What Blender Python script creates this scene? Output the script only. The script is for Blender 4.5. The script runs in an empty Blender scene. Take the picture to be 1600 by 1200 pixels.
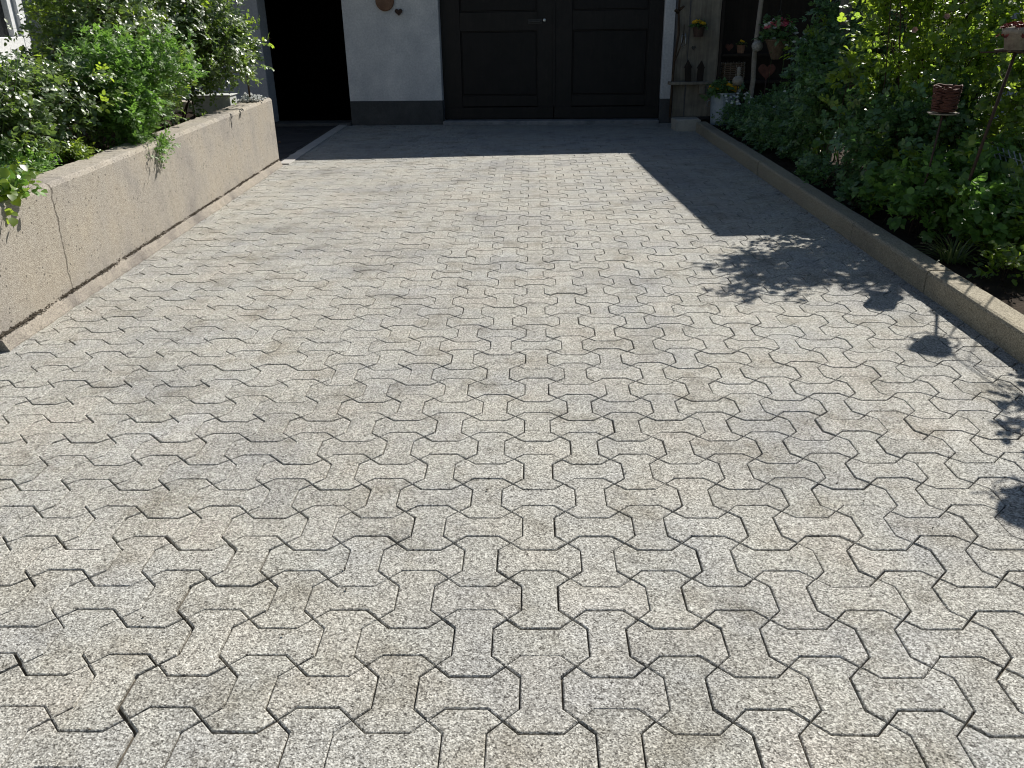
import bpy, bmesh, math, random
import numpy as np
from mathutils import Vector, Matrix
random.seed(7); rng = np.random.default_rng(11)
C = bpy.context.scene.collection
S = bpy.context.scene
R = math.radians

# ---------------------------------------------------------------- camera
cam_d = bpy.data.cameras.new("camera"); cam = bpy.data.objects.new("camera", cam_d); C.objects.link(cam)
fw = Vector((-0.02589519, 0.91251606, -0.40822038)).normalized()
rt = Vector((0.99965265, 0.02163578, -0.01504872)).normalized()
up = rt.cross(fw).normalized(); rt = fw.cross(up).normalized()
m = Matrix((rt, up, -fw)).transposed().to_4x4(); m.translation = Vector((0.0626, -1.2090, 1.2683))
cam.matrix_world = m
cam_d.sensor_width = 36; cam_d.lens = 36*1285.7/1600; cam_d.clip_start = .02; cam_d.clip_end = 1000
S.camera = cam
# ---------------------------------------------------------------- light
SUN = Vector((.65, 1.08, 1)).normalized()                    # towards the sun
el = math.asin(SUN.z); az = math.atan2(SUN.x, SUN.y)
w = bpy.data.worlds.new("World"); S.world = w; w.use_nodes = True
nt = w.node_tree; bg = nt.nodes['Background']
sky = nt.nodes.new('ShaderNodeTexSky'); sky.sky_type = 'NISHITA'; sky.sun_disc = False
sky.sun_elevation = el; sky.sun_rotation = az; sky.air_density = 1.0; sky.dust_density = .6; sky.ozone_density = 1.0
nt.links.new(sky.outputs[0], bg.inputs[0]); bg.inputs[1].default_value = 0.05
sd = bpy.data.lights.new("sun", 'SUN'); sd.energy = 5.0; sd.angle = R(.53); sd.color = (1, .96, .89)
so = bpy.data.objects.new("sun", sd); C.objects.link(so); so.rotation_euler = SUN.to_track_quat('Z', 'Y').to_euler(); so.location = (3, 5, 8)
S.view_settings.view_transform = 'Standard'; S.view_settings.look = 'None'
S.cycles.pixel_filter_type = 'BLACKMAN_HARRIS'; S.cycles.filter_width = 1.1
S.view_settings.exposure = 0.62; S.view_settings.gamma = 1; S.view_settings.use_curve_mapping = False

# ---------------------------------------------------------------- materials
def N(nt, t, **k):
    n = nt.nodes.new(t)
    for a, b in k.items():
        if a.startswith('i_'): n.inputs[int(a[2:])].default_value = b
        else: setattr(n, a, b)
    return n
def newmat(name):
    m = bpy.data.materials.new(name); m.use_nodes = True
    nt = m.node_tree; return m, nt, nt.nodes['Principled BSDF']
def ramp(nt, stops, fac):
    r = nt.nodes.new('ShaderNodeValToRGB'); e = r.color_ramp.elements
    while len(e) < len(stops): e.new(.5)
    for x, (p, c) in zip(e, stops): x.position = p; x.color = (*c, 1) if len(c) == 3 else c
    nt.links.new(fac, r.inputs[0]); return r.outputs[0]
def noise(nt, vec, scale, detail=4, rough=.6):
    n = nt.nodes.new('ShaderNodeTexNoise'); n.inputs['Scale'].default_value = scale
    n.inputs['Detail'].default_value = detail; n.inputs['Roughness'].default_value = rough
    nt.links.new(vec, n.inputs['Vector']); return n.outputs[0]
def voro(nt, vec, scale, out=1, feature='F1'):
    n = nt.nodes.new('ShaderNodeTexVoronoi'); n.feature = feature; n.inputs['Scale'].default_value = scale
    nt.links.new(vec, n.inputs['Vector']); return n.outputs[out]
def mix(nt, a, b, fac, mode='MIX'):
    n = nt.nodes.new('ShaderNodeMix'); n.data_type = 'RGBA'; n.blend_type = mode
    for s, v in ((0, fac), (6, a), (7, b)):
        if isinstance(v, (int, float)): n.inputs[s].default_value = v
        elif isinstance(v, tuple): n.inputs[s].default_value = (*v, 1)
        else: nt.links.new(v, n.inputs[s])
    return n.outputs[2]
def bump(nt, h, strength, dist, prev=None):
    b = nt.nodes.new('ShaderNodeBump'); b.inputs['Strength'].default_value = strength; b.inputs['Distance'].default_value = dist
    nt.links.new(h, b.inputs['Height'])
    if prev: nt.links.new(prev, b.inputs['Normal'])
    return b.outputs[0]
def obj_co(nt): return nt.nodes.new('ShaderNodeTexCoord').outputs['Object']
def sep(nt, v, i):
    n = nt.nodes.new('ShaderNodeSeparateXYZ'); nt.links.new(v, n.inputs[0]); return n.outputs[i]
def math_(nt, op, a, b=0.0):
    n = nt.nodes.new('ShaderNodeMath'); n.operation = op
    for s, v in ((0, a), (1, b)):
        if isinstance(v, (int, float)): n.inputs[s].default_value = v
        else: nt.links.new(v, n.inputs[s])
    return n.outputs[0]

def aggregate(name, dark, mid, light, grain, tint=None, bumpd=.0012, stain=.25, islands=False, seams=None):
    """exposed aggregate concrete: pale and dark grains a few millimetres across"""
    m, nt, b = newmat(name); L = nt.links; co = obj_co(nt)
    g1 = voro(nt, co, grain); g2 = voro(nt, co, grain*.52)
    s1 = sep(nt, g1, 0); s2 = sep(nt, g2, 1)
    c1 = ramp(nt, [(0, dark), (.15, dark), (.30, tuple(.75*x for x in mid)), (.62, mid), (.82, light), (1, light)], s1)
    c2 = ramp(nt, [(0, dark), (.12, tuple(x*1.3 for x in dark)), (.3, mid), (.75, mid), (.92, light), (1, tuple(min(.8, x*1.15) for x in light))], s2)
    col = mix(nt, c1, c2, .33)
    fine = ramp(nt, [(.3, (.8,)*3), (.7, (1.15,)*3)], noise(nt, co, grain*2.2, 2, .7))
    col = mix(nt, col, fine, 1.0, 'MULTIPLY')
    big = ramp(nt, [(.3, (1-stain, 1-stain, 1-stain*.9)), (.5, (1, 1, 1)), (.72, (1+stain*.35, 1+stain*.3, 1+stain*.2))], noise(nt, co, 1.3, 5, .65))
    col = mix(nt, col, big, 1.0, 'MULTIPLY')
    if tint:
        t = ramp(nt, tint, noise(nt, co, 2.6, 3, .6)); col = mix(nt, col, t, 1.0, 'MULTIPLY')
    if islands:
        ge = nt.nodes.new('ShaderNodeNewGeometry')
        isl = ramp(nt, [(0, (.88, .875, .86)), (.10, (.96, .955, .945)), (.3, (1.0, .998, .985)), (.5, (.99, .995, .985)), (.62, (1.015, 1.0, .985)), (.75, (.985, .99, .995)), (.88, (1.04, 1.038, 1.03)), (1, (.93, .925, .91))], ge.outputs['Random Per Island'])
        col = mix(nt, col, isl, 1.0, 'MULTIPLY')
        # coarser weathered stones here and there
        wea = ramp(nt, [(.52, (1, 1, 1)), (.66, (.72, .70, .665))], noise(nt, co, 4.2, 5, .7)); pale = ramp(nt, [(.60, (1, 1, 1)), (.72, (1.14, 1.145, 1.17))], noise(nt, mix(nt, co, (7.3, 2.1, 0), 1.0, 'ADD'), 1.9, 5, .65)); col = mix(nt, col, pale, 1.0, 'MULTIPLY'); col = mix(nt, col, wea, 1.0, 'MULTIPLY')
    L.new(col, b.inputs['Base Color']); b.inputs['Roughness'].default_value = .93; b.inputs['Specular IOR Level'].default_value = .25
    d = voro(nt, co, grain*.7, 0)
    n1 = bump(nt, noise(nt, co, grain*.8, 3, .7), .7, bumpd)
    n2 = bump(nt, d, .6, bumpd, n1)
    L.new(n2, b.inputs['Normal'])
    return m, nt, b, col, co

M = {}
M['paver'], *_ = aggregate('paver_concrete', (.062, .058, .051), (.335, .327, .298), (.62, .613, .57), 320,
    tint=[(.30, (.975, .985, 1.01)), (.42, (1, 1, 1)), (.56, (1.0, .988, .965)), (.70, (1.0, .965, .94))], stain=.22, islands=True, bumpd=.0018)
mw, nt, b, col, co = aggregate('planter_concrete', (.20, .175, .145), (.365, .327, .275), (.46, .425, .365), 300,
    tint=[(.32, (.92, .93, .96)), (.5, (1, 1, 1)), (.7, (1.02, 1.0, .96))], stain=.22, bumpd=.002)
# dark pits and one slanting crack in the cast wall
pit = voro(nt, co, 30, 0); pr = ramp(nt, [(0, (.25,)*3), (.12, (.35,)*3), (.19, (1,)*3)], pit)
gate = ramp(nt, [(.42, (1,)*3), (.50, (0,)*3)], noise(nt, co, 11, 2)); pr2 = mix(nt, pr, (1, 1, 1), gate)
col = mix(nt, col, pr2, 1.0, 'MULTIPLY')
y_ = sep(nt, co, 1); z_ = sep(nt, co, 2)
wob = math_(nt, 'MULTIPLY', math_(nt, 'SUBTRACT', noise(nt, co, 9, 5, .75), .5), .07)
dist = math_(nt, 'ABSOLUTE', math_(nt, 'ADD', math_(nt, 'SUBTRACT', y_, math_(nt, 'ADD', 2.66, math_(nt, 'MULTIPLY', z_, .04))), wob))
crk = ramp(nt, [(0, (.22, .2, .17)), (.003, (.3,)*3), (.0055, (1,)*3)], dist)
col = mix(nt, col, crk, 1.0, 'MULTIPLY')
# darker streaks drawn out vertically over the whole wall
st = ramp(nt, [(.56, (1,)*3), (.78, (.86, .85, .82))], noise(nt, mix(nt, co, (1, 1, .35), 1.0, 'MULTIPLY'), 7, 5, .75))
col = mix(nt, col, st, 1.0, 'MULTIPLY'); nt.links.new(col, b.inputs['Base Color'])
M['planter'] = mw
M['kerb'], *_ = aggregate('kerb_concrete', (.12, .10, .07), (.30, .265, .195), (.44, .40, .31), 300, stain=.22)
M['mortar'], *_ = aggregate('mortar_fillet', (.10, .085, .07), (.31, .275, .23), (.43, .39, .33), 380, stain=.6, bumpd=.0006)

def rough_mat(name, c1, c2, scale=6, rough=.85, bd=.002, bs=.5, spec=.3, fine=60, metal=0):
    m, nt, b = newmat(name); co = obj_co(nt)
    col = ramp(nt, [(.3, c1), (.7, c2)], noise(nt, co, scale, 6, .65))
    f = ramp(nt, [(.3, (.82,)*3), (.7, (1.12,)*3)], noise(nt, co, fine, 3, .7))
    nt.links.new(mix(nt, col, f, 1.0, 'MULTIPLY'), b.inputs['Base Color'])
    b.inputs['Roughness'].default_value = rough; b.inputs['Specular IOR Level'].default_value = spec; b.inputs['Metallic'].default_value = metal
    nt.links.new(bump(nt, noise(nt, co, fine, 4, .7), bs, bd), b.inputs['Normal'])
    return m
M['joint'] = rough_mat('joint_sand', (.05, .043, .035), (.17, .15, .12), 14, .95, .002, .8, .1, 400)
M['soil'] = rough_mat('soil', (.018, .012, .008), (.05, .036, .024), 5, .95, .01, 1, .1, 70)
M['ground'] = rough_mat('ground_grass', (.035, .05, .015), (.08, .08, .035), 2, .95, .02, 1, .1, 30)
M['slab'] = rough_mat('shade_dark_slab', (.020, .020, .022), (.055, .054, .055), 4, .75, .003, .6, .3, 40)  # dark grey slabs, colour deepened to stand in for the shade on them
M['white'] = rough_mat('white_render', (.45, .465, .48), (.66, .66, .65), 3.2, .9, .0015, .5, .2, 45)
M['grey'] = rough_mat('grey_render', (.36, .38, .41), (.44, .46, .48), 3, .9, .0015, .5, .2, 45)
M['charcoal'] = rough_mat('charcoal_render', (.10, .10, .105), (.14, .14, .145), 3, .9, .0015, .5, .2, 45)
M['plinth'] = rough_mat('plinth_paint', (.045, .048, .05), (.075, .078, .078), 5, .8, .002, .6, .3, 50)
M['painted_dark_inside'] = rough_mat('painted_dark_inside', (.004, .004, .004), (.006, .006, .006), 3, 1, .001, .2, .0)  # near-black colour on the room surfaces stands in for the missing light
M['tile'] = rough_mat('roof_tile', (.16, .06, .035), (.24, .1, .06), 4, .85, .004, .6, .2)
M['sill'] = rough_mat('sill_stone', (.13, .14, .15), (.28, .28, .28), 6, .85, .002, .6, .3, 80)
M['granite'] = rough_mat('pale_stone', (.30, .285, .25), (.42, .40, .35), 8, .9, .003, .7, .3, 90)
M['strip'] = rough_mat('edging_stone', (.34, .325, .30), (.46, .44, .41), 4, .9, .002, .6, .3, 120)
M['terracotta'] = rough_mat('terracotta', (.15, .085, .055), (.24, .14, .09), 12, .85, .001, .4, .2)
M['old_pot'] = rough_mat('limewashed_clay', (.20, .16, .13), (.36, .32, .27), 22, .9, .002, .6, .2, 90)
M['rust'] = rough_mat('rust', (.055, .022, .016), (.13, .05, .035), 25, .8, .002, .8, .3, 200)
M['dark_rust'] = rough_mat('dark_rust', (.03, .018, .013), (.075, .04, .028), 25, .75, .001, .6, .4, 200)
M['zinc'] = rough_mat('zinc', (.22, .27, .31), (.36, .42, .47), 14, .5, .001, .2, .5, 60, .35)
M['driftwood'] = rough_mat('driftwood', (.20, .17, .135), (.36, .33, .28), 9, .9, .003, .9, .2, 50)
M['bark'] = rough_mat('bark', (.035, .022, .014), (.08, .055, .035), 18, .9, .003, .9, .2, 80)
M['black_metal'] = rough_mat('black_metal', (.015, .015, .015), (.03, .03, .03), 20, .5, .001, .2, .5)
M['galv'] = rough_mat('galvanised_wire', (.28, .29, .30), (.42, .43, .44), 20, .4, .001, .2, .5, 60, .8)
M['frame_white'] = rough_mat('white_frame_paint', (.74, .75, .75), (.82, .82, .81), 3, .45, .0005, .2, .4)
M['wicker'] = rough_mat('wicker', (.08, .055, .035), (.17, .12, .08), 30, .8, .001, .6, .2, 90)
M['mosaic'] = rough_mat('mosaic_ball', (.16, .15, .13), (.5, .49, .45), 60, .6, .003, .9, .4, 120)
M['pebble'] = rough_mat('grit', (.035, .025, .018), (.20, .17, .13), 60, .9, .001, .5, .2, 200)
M['brass'] = rough_mat('lock_metal', (.55, .55, .52), (.7, .7, .66), 20, .3, .0003, .1, .5, 60, .7)
M['white_box'] = rough_mat('white_box', (.42, .43, .42), (.55, .56, .54), 5, .8, .001, .4, .3)

def wood_mat(name, c1, c2, rough=.8, axis=2, sc=1.0, spec=.3):
    m, nt, b = newmat(name); co = obj_co(nt)
    st = [26*sc]*3; st[axis] = 1.6*sc
    v = mix(nt, co, tuple(st), 1.0, 'MULTIPLY')
    col = ramp(nt, [(.25, c1), (.75, c2)], noise(nt, v, 1.0, 6, .7))
    f = ramp(nt, [(.35, (.75,)*3), (.6, (1.1,)*3)], noise(nt, co, 5, 3, .6))
    nt.links.new(mix(nt, col, f, 1.0, 'MULTIPLY'), b.inputs['Base Color']); b.inputs['Roughness'].default_value = rough
    b.inputs['Specular IOR Level'].default_value = spec
    nt.links.new(bump(nt, noise(nt, v, 1.2, 5, .7), .6, .003), b.inputs['Normal']); return m
M['old_wood'] = wood_mat('weathered_planks', (.11, .095, .075), (.25, .225, .18))
M['dark_wood'] = wood_mat('dark_timber', (.012, .009, .007), (.03, .022, .016))
M['door'] = wood_mat('door_paint', (.009, .008, .007), (.016, .013, .011), .6, 2, 1.0, .3)
M['door_panel'] = wood_mat('door_panel_paint', (.008, .007, .006), (.012, .010, .009), .65, 2, 1.0, .3)
m, nt, b = newmat('window_glass'); b.inputs['Base Color'].default_value = (.02, .022, .022, 1); b.inputs['Roughness'].default_value = .08; M['glass'] = m

def leaf_mat(name, dark, mid, light, trans, tfac=.35, rough=.36, spec=.5):
    m, nt, b = newmat(name); L = nt.links
    ge = nt.nodes.new('ShaderNodeNewGeometry')
    col = ramp(nt, [(0, dark), (.45, mid), (.8, light), (1, tuple(min(1, x*1.35) for x in light))], ge.outputs['Random Per Island'])
    big = ramp(nt, [(.35, (.72, .78, .8)), (.65, (1.15, 1.1, .95))], noise(nt, obj_co(nt), 5, 3)); col = mix(nt, col, big, 1.0, 'MULTIPLY')
    L.new(col, b.inputs['Base Color']); b.inputs['Roughness'].default_value = rough; b.inputs['Specular IOR Level'].default_value = spec
    t = nt.nodes.new('ShaderNodeBsdfTranslucent'); tc = mix(nt, trans, col, .35); L.new(tc, t.inputs[0])
    ms = nt.nodes.new('ShaderNodeMixShader'); ms.inputs[0].default_value = tfac
    L.new(b.outputs[0], ms.inputs[1]); L.new(t.outputs[0], ms.inputs[2]); L.new(ms.outputs[0], nt.nodes['Material Output'].inputs[0]); return m
M['rose_leaf'] = leaf_mat('rose_leaf', (.040, .075, .018), (.080, .14, .032), (.13, .205, .055), (.50, .74, .08), .50, .38, 1.0)
M['rose_leaf_dark'] = leaf_mat('rose_leaf_glossy', (.038, .070, .024), (.065, .115, .038), (.11, .17, .06), (.34, .52, .08), .36, .42, 1.0)
M['fresh_leaf'] = leaf_mat('fresh_leaf', (.06, .11, .014), (.11, .19, .025), (.18, .27, .04), (.55, .74, .06), .52, .4, .9)
M['feather_leaf'] = leaf_mat('feathery_leaf', (.06, .125, .022), (.095, .19, .035), (.14, .26, .055), (.30, .58, .08), .40, .5, .6)
M['dark_leaf'] = leaf_mat('shade_leaf', (.045, .10, .036), (.085, .175, .058), (.13, .235, .08), (.20, .40, .09), .32, .42, .8)
M['grass_leaf'] = leaf_mat('grass_blade', (.06, .09, .025), (.11, .15, .05), (.2, .22, .1), (.3, .4, .08), .35, .45, .4)
def petal(name, c, t=.3):
    m = leaf_mat(name, tuple(x*.8 for x in c), c, tuple(min(1, x*1.1) for x in c), c, t, .6, .2); M[name] = m
petal('yellow_petal', (.75, .42, .02)); petal('white_petal', (.72, .72, .68)); petal('pink_petal', (.62, .12, .17)); petal('pale_rose_petal', (.55, .33, .28)); petal('red_succulent', (.17, .035, .028), .12)

# ---------------------------------------------------------------- mesh helpers
def link(name, me, mat, parent=None):
    o = bpy.data.objects.new(name, me); C.objects.link(o)
    if mat is not None: me.materials.append(mat)
    if parent is not None: o.parent = parent
    return o
def tag(o, label=None, cat=None, group=None, kind=None):
    if label: o['label'] = label
    if cat: o['category'] = cat
    if group: o['group'] = group
    if kind: o['kind'] = kind
    return o
def empty(name, loc, label, cat, group=None, rz=0):
    o = bpy.data.objects.new(name, None); C.objects.link(o); o.location = loc; o.rotation_euler = (0, 0, rz); o.empty_display_size = .1
    return tag(o, label, cat, group)
def pd(name, V, F, mat, parent=None, smooth=False):
    me = bpy.data.meshes.new(name); me.from_pydata([tuple(v) for v in V], [], F); me.update()
    if smooth: me.polygons.foreach_set('use_smooth', [True]*len(me.polygons))
    return link(name, me, mat, parent)
def box_bm(bm, x0, x1, y0, y1, z0, z1, bev=0.0, seg=1, jit=0.0, rot=None):
    r = bmesh.ops.create_cube(bm, size=1); vs = r['verts']
    for v in vs:
        v.co = Vector(((x0+x1)/2+v.co.x*(x1-x0), (y0+y1)/2+v.co.y*(y1-y0), (z0+z1)/2+v.co.z*(z1-z0)))
    if bev > 0:
        es = list({e for v in vs for e in v.link_edges})
        g = bmesh.ops.bevel(bm, geom=es, offset=bev, segments=seg, profile=.6, affect='EDGES')
        vs = list({v for f in g['faces'] for v in f.verts} | {v for v in vs if v.is_valid})
    if jit:
        for v in vs: v.co += Vector((random.uniform(-jit, jit), random.uniform(-jit, jit), random.uniform(-jit, jit)))
    if rot is not None:
        for v in vs: v.co = rot @ v.co
    return vs
def bobj(name, bm, mat, parent=None, smooth=False):
    me = bpy.data.meshes.new(name); bm.normal_update(); bm.to_mesh(me); bm.free()
    if smooth: me.polygons.foreach_set('use_smooth', [True]*len(me.polygons))
    return link(name, me, mat, parent)
def box(name, x0, x1, y0, y1, z0, z1, mat, parent=None, bev=.004, seg=1, jit=0):
    bm = bmesh.new(); box_bm(bm, x0, x1, y0, y1, z0, z1, bev, seg, jit); return bobj(name, bm, mat, parent)
def lathe(profile, n=20, cx=0, cy=0, cz=0, wob=0):
    V = []; F = []
    for i, (r, z) in enumerate(profile):
        for k in range(n):
            a = 2*math.pi*k/n; rr = r*(1+random.uniform(-wob, wob)); V.append((cx+rr*math.cos(a), cy+rr*math.sin(a), cz+z))
    for i in range(len(profile)-1):
        for k in range(n): F.append((i*n+k, i*n+(k+1) % n, (i+1)*n+(k+1) % n, (i+1)*n+k))
    return V, F
def lathe_obj(name, profile, mat, parent=None, n=20, c=(0, 0, 0), wob=0, smooth=True):
    V, F = lathe(profile, n, *c, wob); return pd(name, V, F, mat, parent, smooth)
class Tubes:
    def __init__(s): s.V = []; s.F = []
    def add(s, pts, r0, r1, n=5):
        pts = [Vector(p) for p in pts]; b = len(s.V); K = len(pts)
        for i, p in enumerate(pts):
            d = (pts[min(i+1, K-1)]-pts[max(i-1, 0)]).normalized()
            a = d.orthogonal().normalized(); c = d.cross(a); r = r0+(r1-r0)*i/(K-1)
            for k in range(n):
                t = 2*math.pi*k/n; s.V.append(p+a*(r*math.cos(t))+c*(r*math.sin(t)))
        for i in range(K-1):
            for k in range(n): s.F.append((b+i*n+k, b+i*n+(k+1) % n, b+(i+1)*n+(k+1) % n, b+(i+1)*n+k))
        s.F.append(tuple(b+k for k in range(n))[::-1]); s.F.append(tuple(b+(K-1)*n+k for k in range(n)))
    def build(s, name, mat, parent=None): return pd(name, s.V, s.F, mat, parent, True)
def norm(a): return a/np.maximum(1e-9, np.linalg.norm(a, axis=-1, keepdims=True))
def mesh_np(name, V, F4, mat, parent=None):
    me = bpy.data.meshes.new(name); nv = len(V); nf = len(F4)
    me.vertices.add(nv); me.vertices.foreach_set('co', V.astype(np.float32).ravel())
    me.loops.add(nf*4); me.loops.foreach_set('vertex_index', F4.astype(np.int32).ravel())
    me.polygons.add(nf); me.polygons.foreach_set('loop_start', np.arange(0, nf*4, 4, dtype=np.int32))
    me.update(calc_edges=True); me.validate(); return link(name, me, mat, parent)
def leaves(pos, d, nrm, size, width=.55, fold=.18, curl=.12):
    """folded leaf blades: pos base, d direction, nrm up side, size length -> verts, quads"""
    n = len(pos); d = norm(d); s = norm(np.cross(d, nrm)); u = np.cross(s, d)
    size = np.broadcast_to(size, (n,)).astype(float)
    T = np.array([(0, 0, 0), (1, .22, fold*.6), (.95, .62, fold*.7), (0, 1, -curl), (-.95, .62, fold*.7), (-1, .22, fold*.6), (0, .5, .02)])
    x = T[:, 0]*width*.5
    V = pos[:, None]+size[:, None, None]*(x[None, :, None]*s[:, None]+T[None, :, 1, None]*d[:, None]+T[None, :, 2, None]*width*u[:, None])
    F = np.array([(0, 1, 2, 6), (6, 2, 3, 3), (0, 6, 4, 5), (6, 3, 4, 4)])
    F = np.array([(0, 1, 2, 6), (2, 3, 4, 6), (4, 5, 0, 6)])
    Q = (np.arange(n)*7)[:, None, None]+F[None]
    return V.reshape(-1, 3), Q.reshape(-1, 4)
def rnd(n, s=1.0): return rng.normal(size=(n, 3))*s
def ell_points(blobs, n, lo=.45):
    w_ = np.array([b[1][0]*b[1][1]+b[1][1]*b[1][2]+b[1][0]*b[1][2] for b in blobs]); w_ = w_/w_.sum()
    k = rng.choice(len(blobs), n, p=w_); c = np.array([b[0] for b in blobs], float)[k]; r = np.array([b[1] for b in blobs], float)[k]
    u = norm(rnd(n)); rad = lo+(1-lo)*rng.random(n)**.6
    lump = 1+.16*np.sin(u[:, 0]*7+k*2)*np.cos(u[:, 1]*6+k)+.10*np.sin(u[:, 2]*11+k)
    return c+u*r*(rad*lump)[:, None], u
def shoots(blobs, n, twig=.14, per=6, leaflets=5, lsize=.028, lw=.6, rach=.05, uptwig=.5, zmin=None, tilt=(.12, -.22), spread=.33, leaf_up=1.0, lo=.45, cut=None):
    P, u = ell_points(blobs, n, lo)
    if zmin is not None: P[:, 2] = np.maximum(P[:, 2], zmin+.02*rng.random(n))
    if cut is not None: k = cut(P); P = P[k]; u = u[k]; n = len(P)
    D = norm(u*.7+np.array([0, 0, uptwig])+rnd(n, .35)); TL = twig*(.6+.8*rng.random(n))
    t = (np.arange(per)+.5)/per
    base = P[:, None]+D[:, None]*(t[None, :, None]*TL[:, None, None]); base[..., 2] -= (t**2)[None]*.15*TL[:, None]
    q = norm(np.cross(D[:, None], rng.normal(size=(n, per, 3)))); rd = norm(q+D[:, None]*.45+np.array([0, 0, .1]))
    base = base.reshape(-1, 3); rd = rd.reshape(-1, 3); m_ = len(base)
    up_ = norm(np.array([tilt[0], tilt[1], leaf_up])+rnd(m_, spread)); side = norm(np.cross(rd, up_)); up2 = np.cross(side, rd)
    rl = rach*(.7+.6*rng.random(m_)); pos = []; dr = []; nn = []; sz = []
    for k in range(leaflets):
        if k == leaflets-1: tt, a = 1.0, 0
        else: tt = .35+.6*(k//2)/max(1, (leaflets-1)//2); a = 1 if k % 2 else -1
        pos.append(base+rd*(rl*tt)[:, None]); dr.append(rd*(.55 if a else 1)+side*a*.9+rnd(m_, .12)-up2*.12); nn.append(up2+rnd(m_, .22)); sz.append(lsize*(.7+.6*rng.random(m_))*(1 if a else 1.15))
    V, Q = leaves(np.concatenate(pos), np.concatenate(dr), np.concatenate(nn), np.concatenate(sz), lw)
    return V, Q, P, D, TL
def canes(P, D, TL, base, r, nmain=12, mat='bark', spread=.2, name='stem', parent=None, twigr=.0012):
    T = Tubes(); base = np.array(base, float); roots = base+np.c_[rng.normal(size=(nmain, 2))*spread, np.zeros(nmain)]
    idx = rng.choice(len(P), nmain, replace=len(P) < nmain); heads = P[idx]; mains = []
    for a, h in zip(roots, heads):
        mid = a*.5+h*.5; mid[2] += .08; mid[:2] += rng.normal(size=2)*.03
        pts = [a, a*.72+mid*.28+[0, 0, .06], mid, mid*.4+h*.6+[0, 0, .02], h]; mains.append(np.array([Vector(p) for p in pts])); T.add(pts, r, r*.4, 6)
    al = np.concatenate(mains)
    for p, d, l in zip(P, D, TL):
        j = np.argmin(((al-p)**2).sum(1)+rng.random(len(al))*.01); q = al[j]
        T.add([q, (q+p)/2+rng.normal(size=3)*.012, p, p+d*l], twigr*1.6, twigr*.5, 3)
    return T.build(name, M[mat], parent)
def flower_mesh(pts, nrm, size, petals=5, width=.9, cup=.35):
    pos = []; dr = []; nn = []; sz = []
    for p, n_ in zip(pts, nrm):
        n_ = np.array(n_, float); n_ /= np.linalg.norm(n_); a = np.cross(n_, [.3, .5, .81]); a /= np.linalg.norm(a); b_ = np.cross(n_, a); ph = random.random()*6
        for k in range(petals):
            t = ph+2*math.pi*k/petals; d = a*math.cos(t)+b_*math.sin(t)+n_*cup
            pos.append(p); dr.append(d); nn.append(n_*1.0-d*.3); sz.append(size*random.uniform(.85, 1.15))
    return leaves(np.array(pos), np.array(dr), np.array(nn), np.array(sz), width)
def bush(name, label, cat, base, blobs, n, leafmat, group=None, fresh=0, stem_r=.006, nmain=12, rootspread=.15, cut=None, stemmat='bark', **k):
    root = empty(name, base, label, cat, group); b3 = np.array(base); k.setdefault('tilt', (.42, -.2) if base[0] < 0 else (-.06, -.3))
    V, Q, P, D, TL = shoots([((np.array(c)-b3), r_) for c, r_ in blobs], n, cut=cut, **k)
    nq = len(Q)
    if fresh:
        kk = dict(k); kk['lo'] = .9; kk['twig'] = k.get('twig', .14)*1.1
        V2, Q2, P2, D2, T2 = shoots([((np.array(c)-b3), r_) for c, r_ in blobs], fresh, cut=cut, **kk)
        Q = np.concatenate([Q, Q2+len(V)]); V = np.concatenate([V, V2])
        P = np.concatenate([P, P2]); D = np.concatenate([D, D2]); TL = np.concatenate([TL, T2])
    fo = mesh_np('foliage', V, Q, M[leafmat], root)
    if fresh:
        fo.data.materials.append(M['fresh_leaf']); fo.data.polygons.foreach_set('material_index', np.r_[np.zeros(nq), np.ones(len(Q)-nq)].astype(np.int32))
    if nmain: canes(P, D, TL, (0, 0, 0), stem_r, nmain, stemmat, rootspread, 'stem', root)
    return root
def blades(base, n, length, wid, lean=.6, radius=.03, segs=5):
    V = []; F = []
    for i in range(n):
        a = random.random()*6.283; l = length*random.uniform(.6, 1.1); r = radius*math.sqrt(random.random()); a2 = a+random.uniform(-.6, .6)
        p = Vector((base[0]+r*math.cos(a), base[1]+r*math.sin(a), base[2])); ang = random.uniform(.1, lean); s = Vector((-math.sin(a2), math.cos(a2), 0)); b0 = len(V)
        for k in range(segs+1):
            t = k/segs; wv = wid*(1-t**2.2)*(.5+.5*min(1, t*4))+.0004
            V += [p-s*wv/2+Vector((0, 0, .15*wv)), p+s*wv/2+Vector((0, 0, .15*wv))]
            th = ang+t*lean*1.3; p = p+Vector((math.cos(a2)*math.sin(th), math.sin(a2)*math.sin(th), math.cos(th)))*(l/segs)
        for k in range(segs): F.append((b0+2*k, b0+2*k+1, b0+2*k+3, b0+2*k+2))
    return V, F

# ---------------------------------------------------------------- the ground
bm = bmesh.new(); bmesh.ops.create_grid(bm, x_segments=2, y_segments=2, size=300)
g = bobj('ground', bm, M['ground']); g.location.z = -.09; tag(g, kind='structure')
Dd = .15; A_ = .21*Dd; h_ = Dd/2; wq = h_-A_
poly = [(h_, -h_), (wq, -wq), (wq, wq), (h_, h_), (wq, h_+A_), (-wq, h_+A_), (-h_, h_), (-wq, wq), (-wq, -wq), (-h_, -h_), (-wq, -h_-A_), (wq, -h_-A_)]
def inset(poly, g):
    out = []; n = len(poly)
    for i in range(n):
        p0, p1, p2 = Vector(poly[i-1]), Vector(poly[i]), Vector(poly[(i+1) % n])
        e1 = (p1-p0).normalized(); e2 = (p2-p1).normalized(); n1 = Vector((-e1.y, e1.x)); n2 = Vector((-e2.y, e2.x))
        k = g/(1+n1.dot(n2)); out.append(np.array(p1+(n1+n2)*k))
    return np.array(out)
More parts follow.
